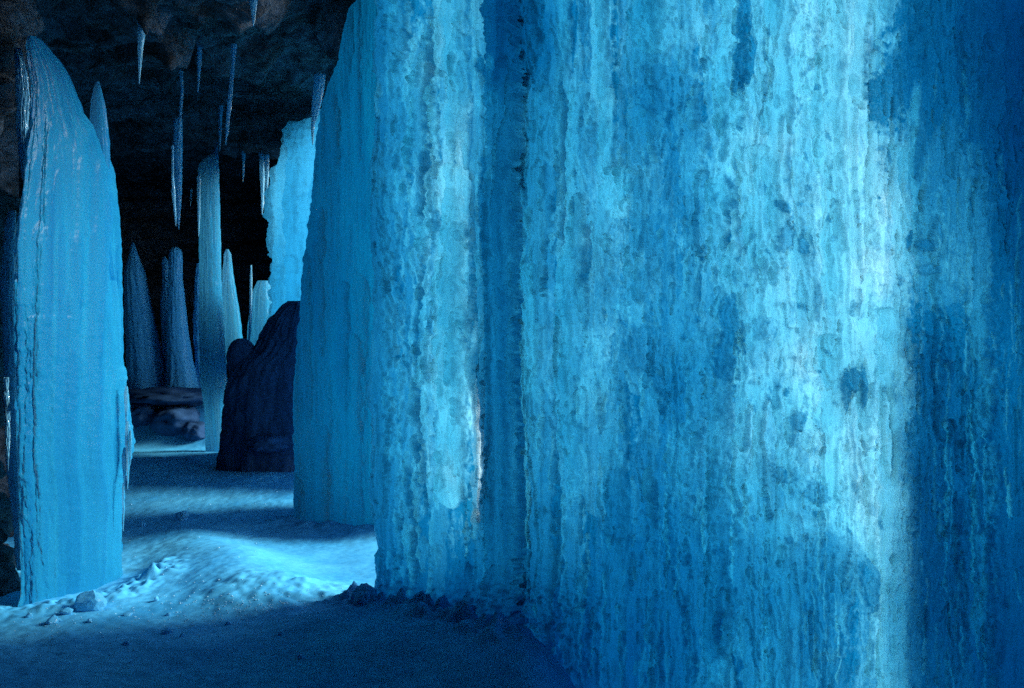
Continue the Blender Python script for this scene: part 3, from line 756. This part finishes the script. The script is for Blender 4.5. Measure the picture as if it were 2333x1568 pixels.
# hanging icicles
IC = [
    ('long straight icicle hanging from the roof near the top left', [(-40, 312, 340), (0, 313, 336), (60, 314, 332), (110, 314, 326), (150, 315, 322), (192, 316, 318)], 7.4, 0.55),
    ('slender upper icicle hanging above the forked one', [(160, 408, 416), (205, 412, 418), (260, 408, 414), (310, 404, 412), (335, 404, 406)], 9.4, 0.5),
    ('forked double tipped icicle hanging in mid air of the dark chamber', [(270, 396, 414), (312, 396, 416), (360, 394, 415), (420, 396, 414), (470, 400, 412), (522, 406, 408)], 10.2, 0.6),
    ('pale icicle at the top edge right of the hanging rock', [(-60, 568, 592), (0, 568, 586), (30, 572, 583), (60, 576, 578)], 7.2, 0.4),
    ('short icicle alone against the rear wall', [(330, 551, 560), (385, 552, 557), (415, 553, 554)], 13.2, 0.6),
    ('tiny icicle left of the slim column', [(430, 433, 438), (448, 433, 437), (470, 434, 435)], 14.6, 0.7),
    ('ragged icicle left of the far curtain, longer one', [(330, 590, 606), (400, 592, 604), (430, 594, 602), (470, 595, 600), (490, 596, 598)], 12.4, 0.8),
    ('ragged icicle left of the far curtain, shorter one', [(340, 602, 614), (400, 604, 612), (440, 605, 610), (462, 606, 608)], 12.2, 0.8),
    ('icicle touching the upper left edge of the slim column', [(400, 449, 456), (470, 450, 456), (510, 451, 455), (540, 452, 453)], 12.3, 0.7),
    ('dull icicle under the hanging rock, upper of the pair', [(90, 448, 462), (115, 449, 460), (160, 450, 457), (210, 450, 452)], 8.9, 0.3),
    ('dull wavy icicle under the hanging rock, right of the pair', [(100, 526, 540), (130, 528, 536), (180, 524, 532), (230, 518, 528), (290, 514, 522), (330, 513, 515)], 8.9, 0.3),
    ('thin icicle right above the top of the slim column', [(240, 498, 508), (290, 498, 505), (320, 499, 503), (346, 500, 501)], 11.2, 0.4),
    ('bright white icicle where the far curtain meets the roof', [(170, 716, 742), (215, 712, 736), (250, 710, 728), (290, 709, 716), (330, 711, 713)], 9.6, 1.0),
]
for k, (lb, ol, Y_, fz) in enumerate(IC):
    o = rooted(column('icicle', ol, Y_, M_ICICLE, nth=32, dv=2.5, edge_n=1.7, flute=1.4, fine=0.9, frost=fz, seed=k * 3.3))
    tag(o, lb, 'icicle', 'icicles hanging from the cave roof')
    if 'forked' in lb:
        p_ = column('prong', [(330, 391, 396), (400, 391, 396), (440, 391, 399), (500, 398, 402), (515, 400, 401)], Y_ - 0.02, M_ICICLE, nth=24, edge_n=0.6, flute=0.5, frost=0.7)
        bpy.context.view_layer.update(); under(p_, o)
        p_ = column('prong', [(400, 390, 395), (430, 391, 394), (436, 392, 393)], Y_ - 0.03, M_ICICLE, nth=24, edge_n=0.6, flute=0.5, frost=0.8)
        bpy.context.view_layer.update(); under(p_, o)

# ice on the left rock
for lb, ol, Y_, fz in [
        ('clear lump of ice clinging to the dark rock at the upper left edge', [(110, 34, 46), (150, 36, 58), (210, 38, 66), (240, 40, 66), (300, 40, 64), (350, 44, 62), (400, 50, 66), (415, 54, 64)], 6.1, 0.15),
        ('knotted strip of ice running down the rock at the far left edge', [(480, 22, 34), (520, 12, 34), (580, 8, 30), (660, 4, 34), (760, 8, 36), (860, 10, 38), (960, 12, 40), (1060, 16, 42), (1180, 30, 48), (1300, 40, 52)], 6.05, 0.35),
        ('small icicle dangling at the far left edge', [(860, 8, 18), (930, 10, 20), (1010, 13, 21), (1072, 18, 19)], 5.95, 0.5)]:
    o = rooted(column('ice_strip' if 'icicle' not in lb else 'icicle', ol, Y_, M_ICICLE, nth=60, edge_n=4.0, flute=3, fine=2, frost=fz, seed=Y_ * 7))
    tag(o, lb, 'ice strip' if 'icicle' not in lb else 'icicle')


# ------------------------------------------------------------------ second and third curtains
def curtain_piece(name, outl, u_right, YL, YR, mat, thick, frost, nlobes, seed, vtop, vbot, jag=4.0, parent=None, flare=0.0, lum=None, rimw=26):
    v = np.arange(vtop, vbot, 2.4)
    p = np.array(outl, float)
    uL = np.interp(v, p[:, 0], p[:, 1]) + jag * fbm(v / 18, seed, 1.0, 4) + 4 * fbm(v / 60, seed, 8.0, 3)
    t = np.linspace(0, 1, 190) ** 1.15
    U = uL[:, None] + (u_right - uL[:, None]) * t[None, :]
    V = np.repeat(v[:, None], len(t), 1)
    ul0 = p[:, 1].min()
    Y = YL + (YR - YL) * (U - ul0) / (u_right - ul0)
    rl = Relief(U, V, 6 * fbm(U / 60, V / 300, seed, 4) + 3 * fbm(U / 14, V / 160, seed + 3, 4) + 1.2 * fbm(U / 10, V / 14, seed + 5, 3),
                frost + 0.18 * fbm(U / 22, V / 300, seed + 6, 4) + 0.15 * fbm(U / 60, V / 90, seed + 9, 3))
    gg = random.Random(int(seed * 10))
    for i in range(nlobes):
        w = gg.uniform(3, 16); v0 = gg.uniform(vtop, vbot - 100)
        rl.lobe(gg.uniform(ul0, u_right), v0, v0 + gg.uniform(80, 500), w, w * 0.4, frost=frost + gg.uniform(-0.3, 0.3), mix=gg.uniform(0.2, 0.6), seed=i + seed, taper=(2, 4), wob=0.3)
    d = (U - uL[:, None])
    xr = np.clip(d / rimw, 0, 1); rr = 1 - np.sqrt(np.clip(1 - (1 - xr) ** 2, 0, 1))
    P = pt(U, V, Y)
    tv = np.array([(u_right - ul0) / FPX * YL, YR - YL]); tv /= np.hypot(*tv)
    n = np.array([tv[1], -tv[0]])
    if n[1] > 0: n = -n
    hm = rl.H * Y / FPX
    th = thick(U, V)
    f_, b_ = P.copy(), P.copy()
    for a in (0, 1):
        f_[..., a] += n[a] * (hm - rr * th / 2)
        b_[..., a] += n[a] * (-th + rr * th / 2 + 0.0)
    o = shell(name, f_, b_, mat, np.clip(rl.F, 0, 1))
    return o


o = curtain_piece('ice_curtain', [(-330, 800), (-60, 800), (0, 790), (20, 772), (40, 770), (90, 757), (150, 746), (200, 722), (300, 700), (400, 690), (480, 682), (600, 668), (700, 660), (800, 651), (950, 645), (1100, 650), (1190, 652), (1260, 650)],
                  960, 8.9, 8.15, M_NEXT, lambda U, V: 0.82 + 0.0008 * np.clip(850 - U, 0, 200) + 0.05 * fbm(U / 50, V / 200, 3, 3), 0.5, 34, 4.2, -330, 1262)
tag(rooted(o), 'tall smooth mid blue curtain of ice with a jagged left edge, behind the huge sheet', 'ice curtain')
o = curtain_piece('ice_curtain', [(-40, 735), (190, 728), (230, 690), (245, 668), (290, 655), (300, 641), (345, 632), (390, 616), (450, 608), (550, 606), (600, 612), (690, 610), (730, 602), (800, 590), (1000, 575), (1040, 575)],
                  900, 12.2, 10.1, M_FAR, lambda U, V: 0.19 + 0.05 * sstep(640, 690, U) + 0.14 * sstep(420, 760, V) + 0.03 * fbm(U / 20, V / 200, 5, 3), 0.8, 190, 9.1, -40, 1042, jag=9.0)
tag(rooted(o), 'pale brightly lit far curtain of ice hanging between the roof and the dark mound', 'ice curtain')


# ------------------------------------------------------------------ mounds, boulders and ice chunks
def lump(name, c, size, mat, seed, sub=4, amp=0.25, ang=0.0, rag=1.0, flat=0.0, box=1.0):
    bm = bmesh.new(); bmesh.ops.create_icosphere(bm, subdivisions=sub, radius=1.0)
    co = np.array([v.co[:] for v in bm.verts])
    r = np.random.RandomState(int(seed * 13) % 9999)
    if flat:                              # knock facets off
        for _ in range(int(9 * flat) + 4):
            nrm = r.normal(size=3); nrm /= np.linalg.norm(nrm); dmax = r.uniform(0.55, 0.9)
            k = co @ nrm - dmax
            co = co - np.clip(k, 0, None)[:, None] * nrm
    if box != 1: co = np.sign(co) * np.abs(co) ** box
    n = 1 + amp * fbm(co[:, 0] * 1.4 + seed, co[:, 1] * 1.4, co[:, 2] * 1.4, 4) + 0.3 * amp * rag * fbm(co[:, 0] * 5, co[:, 1] * 5 + seed, co[:, 2] * 5, 4)
    co = co * n[:, None] * np.array(size)
    a, b = math.cos(ang), math.sin(ang)
    co = np.stack([a * co[:, 0] - b * co[:, 1], b * co[:, 0] + a * co[:, 1], co[:, 2]], -1)
    for v, q in zip(bm.verts, co): v.co = q
    me = bpy.data.meshes.new(name); bm.to_mesh(me); bm.free()
    me.polygons.foreach_set('use_smooth', np.full(len(me.polygons), not flat, bool))
    at = me.attributes.new('frost', 'FLOAT', 'POINT')
    at.data.foreach_set('value', np.clip(0.55 + 0.4 * fbm(co[:, 0] / size[0] * 1.5, co[:, 1] / size[0] * 1.5 + seed, 1.0, 3), 0, 1).astype(np.float32))
    me.materials.append(mat)
    o = bpy.data.objects.new(name, me); COL.objects.link(o); o.location = c
    return o


def floor_hit(u, v):
    """the floor point seen at this picture point"""
    Y = np.linspace(3.2, 15, 2400)
    X = (u - CX) / FPX * Y; Z = EYE - (v - CY) / FPX * Y
    k = np.where(Z < floor_z(X, Y))[0]
    i = k[0] if len(k) else -1
    return float(X[i]), float(Y[i]), float(floor_z(X[i:i + 1], Y[i:i + 1])[0])


M_DARK = snow_mat('old_dirty_ice', (0.010, 0.04, 0.10), (0.035, 0.10, 0.22), scale=2.5, rough=0.85, spec=0.08)  # shade on the rear mounds and boulders put into this dark colour
M_CRUMB = snow_mat('crushed_ice', (0.16, 0.50, 0.72), (0.45, 0.75, 0.90), scale=9.0)
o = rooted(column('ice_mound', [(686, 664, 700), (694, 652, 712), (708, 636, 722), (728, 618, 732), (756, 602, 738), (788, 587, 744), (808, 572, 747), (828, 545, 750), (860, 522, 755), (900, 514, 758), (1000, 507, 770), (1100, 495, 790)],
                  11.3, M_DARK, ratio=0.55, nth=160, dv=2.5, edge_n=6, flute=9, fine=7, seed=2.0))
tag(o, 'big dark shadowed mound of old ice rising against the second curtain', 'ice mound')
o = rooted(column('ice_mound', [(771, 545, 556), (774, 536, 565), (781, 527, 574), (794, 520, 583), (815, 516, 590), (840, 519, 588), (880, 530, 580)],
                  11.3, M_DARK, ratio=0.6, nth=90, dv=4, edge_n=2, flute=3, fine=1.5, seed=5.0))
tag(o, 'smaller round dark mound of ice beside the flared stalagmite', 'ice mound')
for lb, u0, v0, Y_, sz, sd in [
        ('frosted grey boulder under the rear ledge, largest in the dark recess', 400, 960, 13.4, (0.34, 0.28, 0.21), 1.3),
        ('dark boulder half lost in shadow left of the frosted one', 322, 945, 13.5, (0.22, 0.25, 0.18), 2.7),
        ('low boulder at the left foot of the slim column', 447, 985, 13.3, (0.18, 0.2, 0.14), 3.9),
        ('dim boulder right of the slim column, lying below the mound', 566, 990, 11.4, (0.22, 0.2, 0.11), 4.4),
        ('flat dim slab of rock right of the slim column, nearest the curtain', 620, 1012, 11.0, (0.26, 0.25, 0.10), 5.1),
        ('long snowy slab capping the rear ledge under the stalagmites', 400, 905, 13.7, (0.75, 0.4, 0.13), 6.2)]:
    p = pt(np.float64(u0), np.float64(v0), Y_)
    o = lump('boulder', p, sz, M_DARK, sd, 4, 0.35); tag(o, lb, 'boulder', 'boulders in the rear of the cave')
p = pt(np.float64(832), np.float64(1368), 5.75)
o = lump('ice_boulder', p, (0.085, 0.10, 0.085), M_SNOW, 7.7, 4, 0.3); o.name = 'ice_boulder'; tag(o, 'small rounded dark knob of ice at the left foot of the huge sheet', 'ice boulder')

CH = [(207, 1372, 36, 26, 'largest rounded pale ice chunk at the foot of the left column'), (118, 1414, 17, 12, 'wedge shaped pale ice chunk in front of the left column'),
      (137, 1413, 6, 4, 'small ice chip touching the wedge shaped chunk'), (150, 1392, 18, 8, 'low heap of ice at the base of the left column'),
      (66, 1402, 8, 6, 'small ice chunk at the left corner of the left column'), (210, 1306, 7, 6, 'sparkling white ice chunk on the bright slope right of the left column'),
      (380, 1438, 16, 7, 'flat pale ice plate on the open floor'), (415, 1447, 7, 6, 'round ice chunk just right of the flat plate'),
      (356, 1365, 8, 7, 'white crumb of ice on the lit snow edge'), (384, 1400, 7, 5, 'ice chunk standing above the flat plate'),
      (290, 1400, 13, 4, 'thin streak shaped ice splinter right of the largest chunk'), (204, 1414, 6, 5, 'ice chip right below the largest chunk'),
      (288, 1465, 9, 5, 'ice chunk below the streak shaped splinter'), (415, 1176, 19, 12, 'isolated pale ice block far out on the floor'),
      (325, 1196, 8, 7, 'small ice block left of the isolated pale block'), (685, 1496, 9, 6, 'upright ice splinter on the dark foreground bank'),
      (640, 1443, 6, 4, 'bright ice chip at the edge of the dark bank'), (520, 1420, 7, 4, 'ice chip on the glittering rubble left of the dark bank')]
for k, (u0, v0, wu, wv, lb) in enumerate(CH):
    X, Y_, Z = floor_hit(u0, v0 + wv * 0.6)
    s_ = Y_ / FPX
    o = lump('ice_chunk', (X, Y_, Z + wv * s_ * 0.5), (wu * s_, wu * s_ * 0.8, wv * s_ * 1.1), M_CHUNK, k + 0.7, 3, 0.2, ang=k, flat=0.5 if k == 0 else 0.7)
    tag(o, lb, 'ice chunk', 'ice chunks on the cave floor')
# loose ice crumbs nobody could count
vs, fs = [], []
bm = bmesh.new(); bmesh.ops.create_icosphere(bm, subdivisions=1, radius=1.0)
c0 = np.array([v.co[:] for v in bm.verts]); f0 = np.array([[v.index for v in f.verts] for f in bm.faces]); bm.free()
cr = np.random.RandomState(4)
n_ = 0
for i in range(1500):
    if i < 1100 and i >= 900: u0, v0 = cr.normal(680, 70), cr.normal(1385, 22)
    elif i >= 1100: u0, v0 = cr.uniform(80, 700), cr.uniform(1370, 1500)
    elif i < 520: u0, v0 = cr.normal(540, 130), cr.normal(1400, 34)
    elif i < 760: u0, v0 = cr.uniform(20, 640), cr.uniform(1380, 1560)
    else: u0, v0 = cr.uniform(290, 640), cr.uniform(1060, 1330)
    if not (10 < u0 < 800 and 1040 < v0 < 1565): continue
    X, Y_, Z = floor_hit(u0, v0)
    r_ = cr.uniform(0.5, 1.35) ** 2.2 * Y_ / FPX
    vs.append(c0 * cr.uniform(0.5, 1.3, c0.shape) * r_ * np.array([1.3, 1, 0.6]) + np.array([X, Y_, Z + r_ * 0.25])); fs.append(f0 + n_); n_ += len(c0)
o = mk('ice_crumbs', np.concatenate(vs), np.zeros((0, 4), int), M_CRUMB, np.full(n_, 0.75), smooth=False, tris=np.concatenate(fs))
tag(o, 'scattered fine crumbs of broken ice on the floor', 'ice crumbs', kind='stuff')

# ------------------------------------------------------------------ light, sky, camera
EL, AZ = 26.0, 7.0            # the sun stands low to the right, beyond the curtain
w = bpy.data.worlds.new('World'); SC.world = w; w.use_nodes = True
nt = w.node_tree
bg = nt.nodes['Background']
sky = nt.nodes.new('ShaderNodeTexSky'); sky.sky_type = 'NISHITA'; sky.sun_disc = False
sky.dust_density = 0.2; sky.ozone_density = 2.0; sky.sun_elevation = R(EL); sky.sun_rotation = R(90 - AZ)
nt.links.new(sky.outputs[0], bg.inputs['Color']); bg.inputs['Strength'].default_value = 0.13
sd = bpy.data.lights.new('sun', 'SUN'); sd.energy = 2.8; sd.angle = R(24); sd.color = (1.0, 0.99, 0.90)
so = bpy.data.objects.new('sun', sd); COL.objects.link(so)
from mathutils import Vector
d = Vector((-math.cos(R(EL)) * math.cos(R(AZ)), -math.cos(R(EL)) * math.sin(R(AZ)), -math.sin(R(EL))))
so.rotation_euler = d.to_track_quat('-Z', 'Y').to_euler(); so.location = (12, 8, 9)

cam = bpy.data.cameras.new('camera'); co_ = bpy.data.objects.new('camera', cam); COL.objects.link(co_)
co_.location = (0, 0, EYE); co_.rotation_euler = (R(90), 0, 0)
cam.lens = 35; cam.sensor_width = 36; cam.clip_end = 500; cam.clip_start = 0.05
cam.dof.use_dof = True; cam.dof.focus_distance = 5.6; cam.dof.aperture_fstop = 12.0
SC.camera = co_
vs_ = SC.view_settings
vs_.view_transform = 'Standard'; vs_.look = 'None'; vs_.exposure = 1.68; vs_.gamma = 1.0
cy = SC.cycles
cy.use_denoising = False      # the photograph is grainy film
cy.use_adaptive_sampling = False
cy.max_bounces = 16; cy.diffuse_bounces = 8; cy.transmission_bounces = 12; cy.glossy_bounces = 3; cy.volume_bounces = 0
cy.caustics_reflective = False; cy.caustics_refractive = False
cy.sample_clamp_indirect = 2.5
